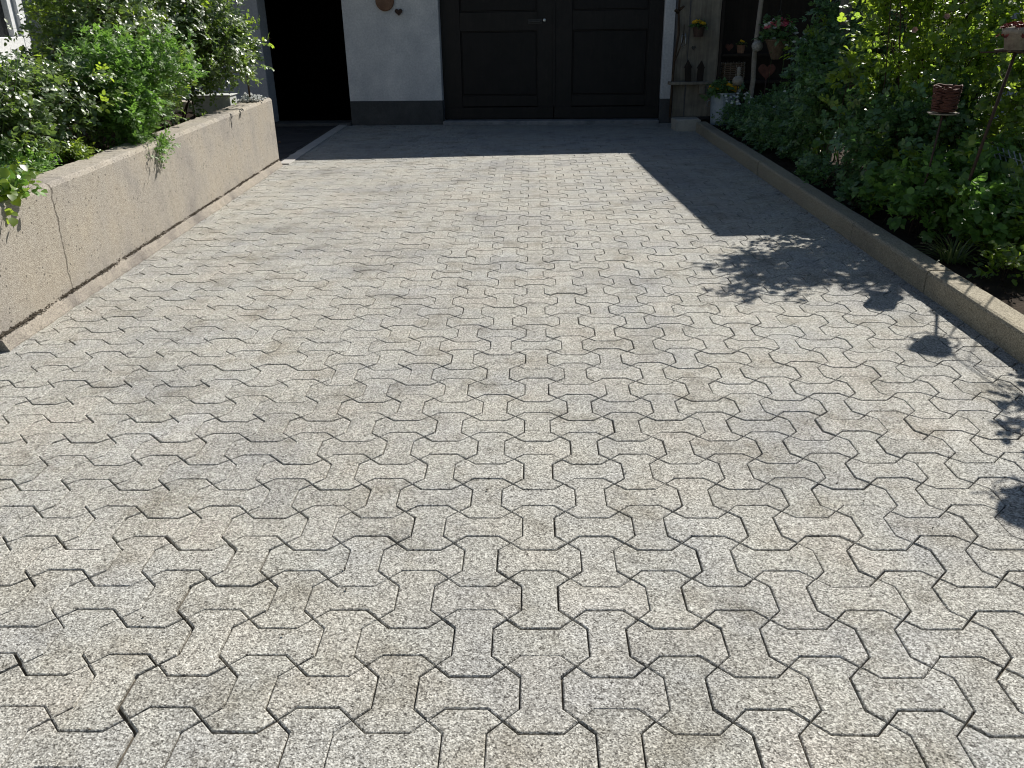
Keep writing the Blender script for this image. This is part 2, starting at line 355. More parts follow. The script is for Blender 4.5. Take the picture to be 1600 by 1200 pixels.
P0 = inset(poly, .0014); P1 = inset(poly, .0024); P2 = inset(poly, .0045)
V = []; Q = []; TOP = []
def paver(cx, cy, horiz, ci, ck):
    b0 = len(V)
    ang = random.gauss(0, R(.25))+(math.pi/2 if horiz else 0); ca, sa = math.cos(ang), math.sin(ang)
    dx = random.gauss(0, .0006); dy = random.gauss(0, .0006); dz = random.gauss(0, .0006)+.0012*math.sin(cx*3.1)*math.cos(cy*2.3)
    tx = random.gauss(0, .0038); ty = random.gauss(0, .0038)
    if ci < -5 and ck < 4: dx -= .0034
    if ci < -5 and ck < 1: dx -= .002
    for ring, z in ((P0, -.03), (P0, -.0036), (P1, -.0012), (P2, 0.0)):
        for x, y in ring:
            X = x*ca-y*sa; Y = x*sa+y*ca; jx = random.gauss(0, .00022)
            V.append((cx+dx+X+jx, cy+dy+Y+random.gauss(0, .00022), z+dz+X*tx+Y*ty))
    for r_ in range(3):
        for k in range(12): Q.append((b0+r_*12+k, b0+r_*12+(k+1) % 12, b0+(r_+1)*12+(k+1) % 12, b0+(r_+1)*12+k))
    t = b0+36   # the top as three quads and two trapezoids
    Q.append((t+1, t+2, t+7, t+8)); Q.append((t+2, t+3, t+4, t+4)); TOP.append(tuple(t+i for i in (2, 3, 4, 5, 6, 7))); TOP.append(tuple(t+i for i in (8, 9, 10, 11, 0, 1)))
    Q.pop()
for i in range(-30, 15):
    for k in range(-19, 66):
        x = (i+.5)*Dd; y = (k+.5)*Dd
        if x < -2.50 and y > 1.98: continue
        if x < -2.33 and y > 6.75: continue
        if x > 2.03: continue
        paver(x, y, (i+k) % 2 == 1, i, k)
drv = pd('paved_driveway', V, Q+TOP, M['paver']); tag(drv, kind='structure')
# bedding sand that shows in the joints
nx, ny = 60, 120; xs = np.linspace(-4.6, 2.1, nx); ys = np.linspace(-2.95, 9.95, ny)
VV = [(x, y, -.0088+.0012*math.sin(x*9+y*4)*math.cos(y*7)+random.gauss(0, .0006)) for y in ys for x in xs]
FF = [(j*nx+i, j*nx+i+1, (j+1)*nx+i+1, (j+1)*nx+i) for j in range(ny-1) for i in range(nx-1)]
tag(pd('joint_sand', VV, FF, M['joint']), kind='structure')
# slab floor in the doorway corner and the soil beds
bm = bmesh.new()
yy = 6.80
while yy < 9.8:
    xx = -4.4
    while xx < -2.45:
        x1 = min(xx+.48, -2.42)
        box_bm(bm, xx+.004, x1-.004, yy+.004, yy+.39, -.05, -.006+random.uniform(-.002, .002), .004); xx = x1
    yy += .397
tag(bobj('slab_path', bm, M['slab']), kind='structure')
def soil_sheet(name, x0, x1, y0, y1, z, amp, nx, ny, edge=True):
    V = []; 
    for j in range(ny+1):
        for i in range(nx+1):
            x = x0+(x1-x0)*i/nx; y = y0+(y1-y0)*j/ny
            V.append((x, y, z+amp*(math.sin(x*5+1)*math.cos(y*3.3)*.5+math.sin(x*17+y*9)*.2)+random.gauss(0, amp*.25)))
    F = [(j*(nx+1)+i, j*(nx+1)+i+1, (j+1)*(nx+1)+i+1, (j+1)*(nx+1)+i) for j in range(ny) for i in range(nx)]
    return V, F
V_, F_ = soil_sheet('s', 2.06, 5.6, -2.9, 9.4, .075, .02, 60, 180)
tag(pd('garden_soil', V_, F_, M['soil'], None, True), kind='structure')

# ---------------------------------------------------------------- edging, kerb, planter
def long_box(x0, x1, y0, y1, z0, z1, bev, step=.12, jit=.0015, top_slope=0, xf=None):
    """a long cast block with soft worn arrises"""
    prof = [(x0, z0), (x1, z0), (x1, z1-bev), (x1-bev*.35, z1-bev*.3), (x1-bev, z1), (x0+bev, z1), (x0+bev*.35, z1-bev*.3), (x0, z1-bev)]
    n = max(2, int((y1-y0)/step)); V = []; F = []; K = len(prof)
    for j in range(n+1):
        y = y0+(y1-y0)*j/n; e = 1 if 0 < j < n else 0
        for i, (x, z) in enumerate(prof):
            jj = jit*((1.0 if i > 2 and i < 7 else .12) if i > 1 else 0); xo = xf(y) if xf else 0
            V.append((x+xo+random.uniform(-jj, jj), y, z+random.uniform(-jj, jj)+(top_slope*(y-y0) if i > 1 else 0)))
    for j in range(n):
        for k in range(K): F.append((j*K+k, (j+1)*K+k, (j+1)*K+(k+1) % K, j*K+(k+1) % K))
    F.append(tuple(range(K))); F.append(tuple(n*K+k for k in range(K))[::-1])
    return V, F
kerb = empty('kerb', (1.97, -2.9, 0), 'long low beige concrete kerb of end to end stones edging the flower bed on the right', 'kerb')
kj = [-2.9, -1.35, -.33, .67, 1.68, 2.69, 3.70, 4.80, 5.95, 7.09, 8.02, 8.83]
for a, b_ in zip(kj[:-1], kj[1:]):
    V, F = long_box(random.uniform(-.003, .003), .125, a+2.9+.0045, b_+2.9-.0045, -.15, .115+random.uniform(-.004, .004), .016, .08, .0012, xf=lambda y: .004*(y/11))
    pd('kerb_stone', V, F, M['kerb'], kerb)
bm = bmesh.new(); vs = box_bm(bm, 1.735, 2.035, 8.86, 9.16, -.02, .135, .018, 2, .006)
for v in bm.verts:
    if v.co.x < 1.80 and v.co.y < 8.95: v.co.x += .02; v.co.y += .02
tag(bobj('stone_block', bm, M['granite']), 'rough pale stone block at the end of the kerb below the grey planks', 'stone')
V, F = long_box(-2.375, -2.262, 6.80, 9.93, -.06, .012, .005, .2, .0012, xf=lambda y: -.024*(y-6.7))
tag(pd('edging_strip', V, F, M['strip']), 'narrow smooth concrete edging strip running from the planter corner to the wall', 'edging')

pl = empty('planter', (-2.2, 1.97, 0), 'raised rough beige concrete planter wall along the left side of the paving', 'planter')
PX = -2.2; L = (PX, 1.97, 0)
def loc(V, o): return [(v[0]-o[0], v[1]-o[1], v[2]-o[2]) for v in V]
wy = lambda y: -.030*(y-1.97)
V, F = long_box(-2.40, PX, 1.97, 6.76, -.15, .572, .022, .035, .0028, .0088, wy)
me = pd('planter_wall', V, F, M['planter'], pl); me.matrix_parent_inverse = Matrix.Translation((2.2, -1.97, 0))
V, F = long_box(-4.28, -2.405, 6.55, 6.75, -.15, .60, .02, .1, .002)
for o_, (y0, y1, zt) in (('e', (6.55, 6.75, .605)), ('n', (1.98, 2.17, .568))):
    bm = bmesh.new(); box_bm(bm, -4.28, -2.412, y0, y1, -.15, zt, .02, 2); e_ = bobj('end_wall', bm, M['planter'], pl); e_.matrix_parent_inverse = Matrix.Translation((2.2, -1.97, 0))
# mortar fillet along the foot
V = []; F = []; n = 90
for j in range(n+1):
    y = 1.99+4.73*j/n; xo = wy(y); j1 = random.uniform(-.002, .002)
    V += [(PX-.004+xo, y, .058+j1), (PX+.022+xo, y, .046+j1), (PX+.040+xo+j1*2, y, .006), (PX+.043+xo+j1*2, y, -.03), (PX-.004+xo, y, -.03)]
for j in range(n):
    for k in range(5): F.append((j*5+k, (j+1)*5+k, (j+1)*5+(k+1) % 5, j*5+(k+1) % 5))
F += [(0, 1, 2, 3, 4), tuple(n*5+k for k in range(5))[::-1]]
f_ = pd('mortar_fillet', V, F, M['mortar'], pl); f_.matrix_parent_inverse = Matrix.Translation((2.2, -1.97, 0))
V_, F_ = soil_sheet('s', -4.2, -2.395, 2.1, 6.6, .50, .03, 40, 90)
s_ = pd('soil', V_, F_, M['soil'], pl, True); s_.matrix_parent_inverse = Matrix.Translation((2.2, -1.97, 0))
# grit lodged on the fillet and in the corner
V = []; F = []
def crumb(x, y, z, s):
    b0 = len(V)
    for dx, dy, dz in ((1, 0, 0), (-1, 0, 0), (0, 1, 0), (0, -1, 0), (0, 0, .8), (0, 0, -.8)):
        V.append((x+dx*s*random.uniform(.6, 1.3), y+dy*s*random.uniform(.6, 1.3), z+dz*s*random.uniform(.6, 1.2)))
    for t in ((0, 2, 4), (2, 1, 4), (1, 3, 4), (3, 0, 4), (2, 0, 5), (1, 2, 5), (3, 1, 5), (0, 3, 5)): F.append(tuple(b0+i for i in t))
for _ in range(3300):
    y = 1.99+4.72*random.random()**1.25
    if math.sin(y*7)+math.sin(y*17.3)+random.gauss(0, .9) < -.9: continue
    crumb(PX+wy(y)+.003+abs(random.gauss(0, .007)), y, .061+random.gauss(0, .004), random.uniform(.0015, .0062))
for _ in range(260):
    y = random.uniform(2, 6.7); crumb(PX+wy(y)+.062+abs(random.gauss(0, .02)), y, .003, random.uniform(.001, .003))
tag(pd('loose_grit', V, F, M['pebble']), 'fine dark grit lodged along the foot of the planter wall', 'grit', kind='stuff')
V = []; F = []
for _ in range(420):
    crumb(random.uniform(2.10, 2.9), random.uniform(1.5, 8.5), .10, random.uniform(.004, .014))
tag(pd('soil_crumbs', V, F, M['soil']), 'lumps of dark soil lying in the bed behind the kerb', 'soil', kind='stuff')

V = []; F = []
for _ in range(170):
    crumb(random.uniform(-2.1, 1.9), random.uniform(-.4, 7)**1.0, .003, random.uniform(.0012, .0042))
for _ in range(160):
    crumb(1.955-abs(random.gauss(0, .03)), random.uniform(1.2, 8.5), .003, random.uniform(.0015, .005))
tag(pd('scattered_grit', V, F, M['pebble']), 'tiny crumbs of grit scattered over the paving and along the kerb foot', 'grit', kind='stuff')
# ---------------------------------------------------------------- main house (facade local: y = 0 is the front face)
RZ = math.atan(-.06)
house = empty('house', (0, 9.80, 0), 'white rendered outbuilding with dark double garage door and black side doorway', 'building', rz=RZ)
H = 2.18
def hb(name, *a, **k): return box(name, *a, parent=house, **k)
hb('wall', -6.6, -3.36, 0, .28, -.1, H, M['grey'], bev=.006)
hb('wall', -2.29, -1.085, 0, .28, -.1, H, M['white'], bev=.006)
hb('wall', 1.672, 1.80, 0, .28, -.1, H, M['white'], bev=.006)
hb('wall', 1.803, 8.0, .02, .28, -.1, H, M['charcoal'], bev=.004)
hb('lintel', -3.36, -2.29, .003, .28, 1.98, H, M['white'], bev=.002)
hb('lintel', -1.085, 1.672, .003, .28, 2.02, H, M['white'], bev=.002)
hb('plinth', -2.288, -1.083, -.014, .10, -.08, .295, M['plinth'])
hb('plinth', 1.67, 1.802, -.014, .10, -.08, .295, M['plinth'])
hb('plinth', -6.6, -3.362, -.014, .05, -.08, .295, M['plinth'])
hb('threshold', -1.08, 1.667, -.07, .30, -.05, .045, M['sill'], bev=.008)
hb('threshold', -3.355, -2.295, -.06, .28, -.05, .03, M['plinth'], bev=.006)
for (x0, x1, y0, y1) in ((-6.6, -6.4, .285, 4), (7.8, 8, .285, 4), (-6.6, 8, 4.0, 4.2)): hb('wall', x0, x1, y0, y1, -.1, H, M['grey'], bev=.004)
hb('interior_wall', -3.8, -3.7, .285, 2.4, -.05, H, M['painted_dark_inside'], bev=0); hb('interior_wall', -1.9, -1.8, .285, 2.4, -.05, H, M['painted_dark_inside'], bev=0)
hb('interior_wall', -3.7, -1.9, 2.3, 2.4, -.05, H, M['painted_dark_inside'], bev=0); hb('interior_floor', -3.7, -1.9, .285, 2.29, -.05, .01, M['painted_dark_inside'], bev=0)
hb('interior_wall', -1.8, 7.8, .55, .6, -.05, H, M['painted_dark_inside'], bev=0)
# roof: low eaves, front edge slightly skew to the wall
def l2(x, y):   # world to facade local
    v = Matrix.Rotation(-RZ, 4, 'Z') @ Vector((x, y-9.80, 0)); return v.x, v.y
a = l2(-6.9, 9.38-.076*5.93); b_ = l2(8.3, 9.38+.076*9.27)
V = [(a[0], a[1], H-.0), (b_[0], b_[1], H-.0), (8.3, 2.2, 3.4), (-6.9, 2.2, 3.4), (8.3, 4.5, 2.3), (-6.9, 4.5, 2.3)]
V += [(x, y, z-.06 if i > 1 else z-.05) for i, (x, y, z) in enumerate(V)]
rf = pd('roof', V, [(0, 1, 2, 3), (3, 2, 4, 5), (7, 6, 9, 8), (8, 9, 11, 10), (0, 6, 7, 1), (4, 10, 11, 5), (1, 7, 8, 2), (2, 8, 10, 4), (6, 0, 3, 9), (9, 3, 5, 11)], M['tile'], house)
# door leaves
def leaf(x0, x1, px0, px1, lock):
    Y = .12
    bm = bmesh.new()
    rails = [(x0, px0, .04, 2.0), (px1, x1, .04, 2.0), (px0, px1, .205, .335), (px0, px1, 1.10, 1.315), (px0, px1, 1.90, 2.0)]
    for (a, b_, c_, d_) in rails: box_bm(bm, a+.0005, b_-.0005, Y, Y+.045, max(c_, .052), d_, .003)
    o = bobj('garage_door_leaf', bm, M['door'], house)
    for z0, z1 in ((.335, 1.10), (1.315, 1.90)):
        bm = bmesh.new(); box_bm(bm, px0+.001, px1-.001, Y+.024, Y+.04, z0+.001, z1-.001, .0)
        box_bm(bm, px0+.014, px1-.014, Y+.014, Y+.026, z0+.014, z1-.014, .006)
        bobj('panel', bm, M['door_panel'], o)
    box('kick_board', x0+.002, x1-.002, Y-.014, Y+.004, .054, .196, M['door'], o, .004)
    if lock:
        V, F = lathe([(0, -.014), (.016, -.014), (.019, -.010), (.019, .0), (0, .0)], 16); V = [(x+.215, z+Y-.002, y+1.215) for x, y, z in V]; pd('lock_cylinder', V, F, M['brass'], o, True)
        box('handle', .03, .17, Y-.03, Y-.014, 1.19, 1.215, M['black_metal'], o, .005); box('handle_plate', .015, .185, Y-.012, Y, 1.175, 1.23, M['black_metal'], o, .003)
leaf(-1.080, .333, -.84, .125, True); leaf(.339, 1.668, .56, 1.49, False)
box('astragal', .318, .354, .108, .119, .20, 2.0, M['door'], house, .003)

# left house with the sunlit white window
lh = empty('neighbour_house', (-4.3, 4.0, 0), 'pale house behind the left bushes with a white framed window', 'building')
def lb(name, x0, x1, y0, y1, z0, z1, mat, bev=.004, par=lh):
    return box(name, x0+4.3, x1+4.3, y0-4.0, y1-4.0, z0, z1, mat, par, bev)
WY0, WY1, WZ0, WZ1 = 4.9, 6.47, 1.0, 2.2
lb('wall', -4.6, -4.33, 1.0, WY0, -.1, 2.9, M['white']); lb('wall', -4.6, -4.33, WY0, WY1, -.1, WZ0-.06, M['white']); lb('wall', -4.6, -4.33, WY0, WY1, WZ1, 2.9, M['white'])
lb('wall', -8, -4.6, 1.0, 1.25, -.1, 2.9, M['white']); lb('wall', -8, -4.62, 6.22, 6.465, -.1, 2.9, M['charcoal']); lb('roof', -8.2, -4.0, .8, 6.6, 2.9, 3.05, M['tile'])
wf = lb('window', -4.40, -4.30, WY1-.10, WY1, WZ0-.02, WZ1, M['frame_white'], .006)
def wb(name, x0, x1, y0, y1, z0, z1, mat, bev=.004): return lb(name, x0, x1, y0, y1, z0, z1, mat, bev, wf)
wb('frame', -4.40, -4.30, WY0, WY0+.10, WZ0-.02, WZ1, M['frame_white']); wb('frame', -4.40, -4.302, WY0+.10, WY1-.10, WZ0-.02, WZ0+.17, M['frame_white'])
wb('frame', -4.38, -4.325, WY1-.19, WY1-.112, WZ0+.17, WZ1, M['frame_white'], .006); wb('pane', -4.38, -4.37, WY0+.10, WY1-.19, WZ0+.17, WZ1-.01, M['glass'], 0)
wb('sill', -4.42, -4.22, WY0-.05, WY1+.03, WZ0-.06, WZ0-.025, M['frame_white'], .006)
# right-hand neighbour wall glimpsed over the bushes
rh = empty('garden_house', (6.6, 8.6, 0), 'pale grey house wall glimpsed at the upper right edge above the rose bush', 'building')
box('wall', -1.42, 2.5, 0, .3, -.1, 2.6, M['grey'], rh, .006); box('wall', 2.2, 2.5, .31, 2.5, -.1, 2.6, M['grey'], rh); box('roof', -1.8, 3, -.3, 3, 2.6, 2.7, M['tile'], rh)
box('dark_doorway', -1.95, -1.42, .05, .3, -.1, 2.6, M['dark_wood'], rh)

# ---------------------------------------------------------------- open shed right of the garage
shed = empty('wooden_shed', (2.0, 9.10, 0), 'open timber lean-to with wide weathered grey planks beside the garage door', 'shed')
def sb(name, x0, x1, y0, y1, z0, z1, mat, bev=.004, jit=0): return box(name, x0-2, x1-2, y0-9.10, y1-9.10, z0, z1, mat, shed, bev, 1, jit)
def plank(x0, x1, z0, z1, y, wav):
    n = 16; V = []; F = []
    for j in range(n+1):
        z = z0+(z1-z0)*j/n; l = x0+wav*math.sin(j*.9+x0*9)*.5; r = x1+wav*math.sin(j*.7+x0*5)
        V += [(l-2, y-9.1, z), (r-2, y-9.1, z), (r-2-.004, y-9.1+.03, z), (l-2+.004, y-9.1+.03, z)]
    for j in range(n):
        for k in range(4): F.append((j*4+k, j*4+(k+1) % 4, (j+1)*4+(k+1) % 4, (j+1)*4+k))
    F += [(3, 2, 1, 0), tuple(n*4+k for k in range(4))]; return pd('plank', V, F, M['old_wood'], shed)
plank(1.735, 1.868, .14, 1.68, 9.13, .003); plank(1.880, 2.225, .14, 1.66, 9.12, .004)
sb('ledge', 1.66, 2.11, 8.99, 9.118, .505, .54, M['old_wood'], .006, .002); sb('ledge_support', 2.02, 2.09, 9.04, 9.117, .40, .503, M['old_wood'])
sb('side_post', 2.232, 2.262, 9.10, 9.2, .08, 1.66, M['dark_wood']); sb('back_wall', 2.262, 4.6, 9.50, 9.54, .05, 2.08, M['dark_wood']); sb('back_shelf', 2.27, 3.3, 9.12, 9.36, .50, .535, M['dark_wood']); sb('back_shelf', 2.27, 3.3, 9.12, 9.36, .80, .83, M['dark_wood'])
sb('post', 2.60, 2.68, 6.22, 6.30, .05, 2.05, M['old_wood']); sb('post', 3.6, 3.68, 6.22, 6.30, .05, 2.05, M['old_wood'])
V = [(2.375, 9.47), (2.565, 6.115), (3.75, 6.16), (3.75, 9.6)]
zt = 2.10; V = [(x-2, y-9.1, zt) for x, y in V]+[(x-2, y-9.1, zt-.045) for x, y in V]
pd('roof', V, [(0, 1, 2, 3), (7, 6, 5, 4), (0, 4, 5, 1), (1, 5, 6, 2), (2, 6, 7, 3), (3, 7, 4, 0)], M['old_wood'], shed)

# vine, hook, pots and ornaments on and round the planks
T = Tubes(); T.add([(1.70, 9.05, .14), (1.705, 9.06, .5), (1.715, 9.07, .8), (1.745, 9.06, 1.05), (1.73, 9.07, 1.3), (1.74, 9.10, 1.5), (1.75, 9.11, 1.64)], .016, .010, 7)
T.add([(1.713, 9.06, .75), (1.76, 9.04, .88), (1.80, 9.05, 1.0), (1.805, 9.07, 1.15)], .008, .004, 5); T.add([(1.72, 9.06, 1.28), (1.69, 9.0, 1.30), (1.675, 8.99, 1.29)], .02, .012, 6); T.add([(1.73, 9.07, 1.3), (1.78, 9.02, 1.34)], .02, .01, 6)
tag(T.build('climbing_vine', M['bark']), 'gnarled dark bare vine stem climbing up the edge of the grey planks', 'vine')
T = Tubes(); T.add([(1.795, 9.105, 1.05), (1.79, 9.09, 1.02), (1.79, 9.08, .93), (1.80, 9.10, .91)], .006, .006, 6); T.add([(1.83, 9.105, 1.06), (1.835, 9.09, 1.02), (1.835, 9.08, .95), (1.82, 9.09, .93)], .006, .006, 6); T.add([(1.79, 9.095, 1.03), (1.835, 9.095, 1.03)], .006, .006, 6)
tag(T.build('iron_hook', M['galv']), 'small pale iron double hook fixed to the narrow grey plank', 'hook')
def heart(name, c, w_, t, mat, label, parent=None, stake=None, group=None):
    pts = [];
    for k in range(28):
        a = 2*math.pi*k/28; pts.append((16*math.sin(a)**3/32*w_, (13*math.cos(a)-5*math.cos(2*a)-2*math.cos(3*a)-math.cos(4*a))/32*w_))
    V = [(c[0]+x, c[1], c[2]+z) for x, z in pts]+[(c[0]+x*.9, c[1]-t/2, c[2]+z*.9) for x, z in pts]+[(c[0]+x*.9, c[1]+t/2, c[2]+z*.9) for x, z in pts]; n = 28
    F = [tuple(range(n, 2*n)), tuple(range(2*n, 3*n))[::-1]]
    for k in range(n): F += [(k, (k+1) % n, n+(k+1) % n, n+k), ((k+1) % n, k, 2*n+k, 2*n+(k+1) % n)]
    if stake is None: return tag(pd(name, V, F, mat), label, 'heart', group)
    r = empty(name, (c[0], c[1], stake), label, 'heart', group); o = pd('heart_plate', V, F, mat, r); o.matrix_parent_inverse = Matrix.Translation((-c[0], -c[1], -stake))
    T = Tubes(); T.add([(0, .006, 0), (.004, .006, c[2]-stake-w_*.3)], .005, .005, 6); T.build('stake', M['dark_rust'], r); return r
heart('small_heart', (1.935, 9.105, .90), .05, .008, M['black_metal'], 'tiny black metal heart nailed on the wide grey plank')
heart('hanging_heart', (-1.57, 9.86, 1.335), .095, .02, M['dark_rust'], 'small dark heart ornament hanging on the white wall panel')
V, F = lathe([(0, -.012), (.10, -.012), (.115, -.004), (.10, .012), (0, .012)], 28); V = [(x-1.735, z+9.875, y+1.46) for x, y, z in V]
tag(pd('wall_plate', V, F, M['terracotta'], None, True), 'round terracotta plate hanging on the white wall at the top edge', 'wall plate')
for i, (x, lab) in enumerate(((1.885, 'pointed dark wooden ornament on the ledge nearest the garage door, taller and tilted'), (2.02, 'pointed dark wooden ornament on the ledge below the hanging yellow flowers'))):
    w_ = .034; V = []; hh = .14 if i else .15
    for y in (9.03, 9.06):
        for (a, z) in ((-w_, .541), (w_, .541), (w_, .541+hh), (w_*1.35, .541+hh), (0, .541+hh+.085), (-w_*1.35, .541+hh), (-w_, .541+hh)): V.append((x+a+(z-.54)*(-.06 if i == 0 else .03), y, z))
    F = [(0, 1, 2, 3, 4, 5, 6), (13, 12, 11, 10, 9, 8, 7)]+[(k, k+7, (k+1) % 7+7, (k+1) % 7) for k in range(7)]
    tag(pd('pointed_ornament', V, F, M['dark_wood']), lab, 'ornament', 'pointed ornaments on the ledge')
def potted(name, label, cat, c, r, h, mat, flowers, leaf='dark_leaf', lr=None, rim=True, taper=.75, nleaf=60, group=None, handle=False, mound=.5):
    """a real hollow pot with soil, foliage mound and flowers; c = centre of the foot"""
    root = empty(name, c, label, cat, group)
    pr = [(0, 0), (r*taper, 0), (r*.97, h*.93), (r*1.06, h*.935), (r*1.06, h), (r*.95, h), (r*.9, h*.86), (0, h*.86)] if rim else [(0, 0), (r*taper, 0), (r, h), (r*.96, h), (r*.9, h*.86), (0, h*.86)]
    lathe_obj('pot', pr, mat, root, 24, smooth=False); lathe_obj('soil', [(0, h*.90), (r*.9, h*.885)], M['soil'], root, 20)
    lr = lr or r*1.1
    V, Q, P, D, TL = shoots([((0, 0, h+lr*mound*.35), (lr, lr, lr*mound))], nleaf, twig=lr*.4, per=3, leaflets=3, lsize=lr*.3, lw=.6, rach=lr*.15, lo=.3, zmin=h*.95); mesh_np('foliage', V, Q, M[leaf], root)
    for fm, nf, fs in flowers:
        pts = []; ns = []
        for _ in range(nf):
            a = random.random()*6.28; q = math.sqrt(random.random()); pts.append(np.array((lr*q*math.cos(a), lr*q*math.sin(a)-.01, h+lr*mound*(1.25-.5*q*q)+random.uniform(-.01, .02)))); ns.append((math.cos(a)*q*.6, -.8+random.uniform(-.3, .3), .8))
        for p_, n_ in zip(pts, ns): V, Q = flower_mesh([p_], [n_], fs); mesh_np('flower', V, Q, M[fm], root)
    return root
wp = potted('wall_pot', 'small dark pot of yellow flowers hanging on the wide grey plank', 'flower pot', (1.965, 9.035, 1.02), .068, .10, M['dark_rust'], [('yellow_petal', 14, .028)], nleaf=40)
bk = potted('zinc_bucket', 'pale blue grey metal tub planted with yellow and white pansies', 'flower tub', (2.26, 8.78, .09), .155, .35, M['zinc'], [('yellow_petal', 34, .042), ('white_petal', 5, .04)], nleaf=60, taper=.86, mound=.3)
for sg in (1, -1): T = Tubes(); T.add([(.145*sg, 0, .27), (.185*sg, 0, .25), (.185*sg, 0, .20), (.14*sg, 0, .19)], .005, .005, 6); T.build('handle', M['zinc'], bk)
dp = empty('driftwood_post', (2.50, 8.62, .08), 'crooked pale driftwood post standing in the dark shed corner', 'post')
T = Tubes(); T.add([(0, 0, 0), (.02, 0, .25), (.035, .01, .5), (.02, 0, .75), (.03, .01, 1.0), (.035, 0, 1.25), (.05, .01, 1.6), (.04, 0, 1.95)], .030, .022, 9); T.add([(.07, 0, 0), (.045, 0, .2), (.03, 0, .42)], .02, .012, 7); T.build('trunk', M['driftwood'], dp)
# stone ball, rust heart, gosling-like ball
lathe_obj('mosaic_ball', [(0, -.06)]+[(.06*math.cos(t), .06*math.sin(t)) for t in np.linspace(-1.4, 1.4, 12)]+[(0, .06)], M['mosaic'], None, 18, (2.525, 8.55, .93), .04)
tag(bpy.data.objects['mosaic_ball'], 'round pebble covered ball wired to the front of the driftwood post', 'ball ornament')
lathe_obj('stone_ball', [(0, -.055)]+[(.062*math.cos(t), .055*math.sin(t)) for t in np.linspace(-1.4, 1.4, 10)]+[(.02, .06), (.018, .14), (0, .15)], M['driftwood'], None, 16, (2.36, 8.60, .57), .04)
sb2 = bpy.data.objects['stone_ball']; tag(sb2, 'pale gourd shaped ball with a neck beside the metal flower tub', 'ball ornament')
T = Tubes(); T.add([(2.36, 8.60, .08), (2.36, 8.60, .52)], .007, .007, 6); T.build('stake', M['dark_rust'], sb2)
heart('rusty_heart', (2.62, 8.42, .68), .19, .012, M['rust'], 'brown rusty metal heart on a stake in front of the driftwood post', stake=.08)
fb = potted('flower_basket', 'hanging brown basket of pink and white flowers at the shed post', 'flower basket', (2.68, 8.36, .80), .12, .20, M['wicker'], [('pink_petal', 42, .026), ('white_petal', 24, .026)], nleaf=70, lr=.16, taper=.35, mound=.9)
T = Tubes(); T.add([(0, 0, 1.18), (0, 0, .5), (.10, 0, .2)], .003, .003, 4); T.add([(0, 0, .5), (-.10, 0, .2)], .003, .003, 4); T.build('hanger', M['black_metal'], fb)
# wicker basket with pale slats, clay pot, back-shelf heart
V = []; bk2 = empty('wicker_basket', (2.42, 9.22, .535), 'low woven basket of pale horizontal slats on the dark shed shelf', 'basket')
T = Tubes()
for k in range(8):
    z = .015+k*.024; pts = [(.15*math.cos(t)+.004*math.sin(9*t+k*3.14), .085*math.sin(t)+.004*math.cos(9*t+k*3.14), z) for t in np.linspace(0, 6.283, 28)]; T.add(pts, .009, .009, 5)
T.build('weave', M['wicker'], bk2); T = Tubes()
for k in range(14): t = 6.283*k/14; T.add([(.15*math.cos(t), .085*math.sin(t), 0), (.15*math.cos(t), .085*math.sin(t), .20)], .005, .005, 5)
T.build('ribs', M['driftwood'], bk2)
potted('clay_pot', 'small ochre clay pot with dry plant on the upper shed shelf', 'flower pot', (2.50, 9.2, .831), .05, .09, M['terracotta'], [('yellow_petal', 3, .018)], nleaf=16, leaf='grass_leaf')
heart('shelf_heart', (2.36, 9.18, .90), .10, .012, M['rust'], 'reddish heart leaning on the upper shelf behind the clay pot')

# stake-mounted pots among the roses
ra = empty('rust_basket', (2.27, 3.47, .08), 'rusty red brown coiled wire basket on a thin metal stake among the rose leaves', 'garden ornament')
T = Tubes(); T.add([(-.05, .03, 0), (-.015, .01, .35), (0, 0, .672)], .0055, .0055, 6); T.build('stake', M['dark_rust'], ra)
T = Tubes()
for k in range(17):
    z = .69+k*.0078; rr = .058+.010*k/17; ph = random.random()*6
    T.add([(rr*math.cos(t)*(1+random.uniform(-.04, .04)), rr*math.sin(t)*(1+random.uniform(-.04, .04)), z+random.uniform(-.005, .005)) for t in np.linspace(ph, ph+6.283, 20)], .0048, .0048, 5)
T.build('coiled_basket', M['rust'], ra); lathe_obj('inner_pot', [(0, .685), (.05, .685), (.058, .80), (.05, .80), (.045, .79), (0, .79)], M['rust'], ra, 16)
lathe_obj('dish', [(0, .670), (.070, .672), (.080, .680), (.070, .677), (0, .676)], M['driftwood'], ra, 24, wob=.01)
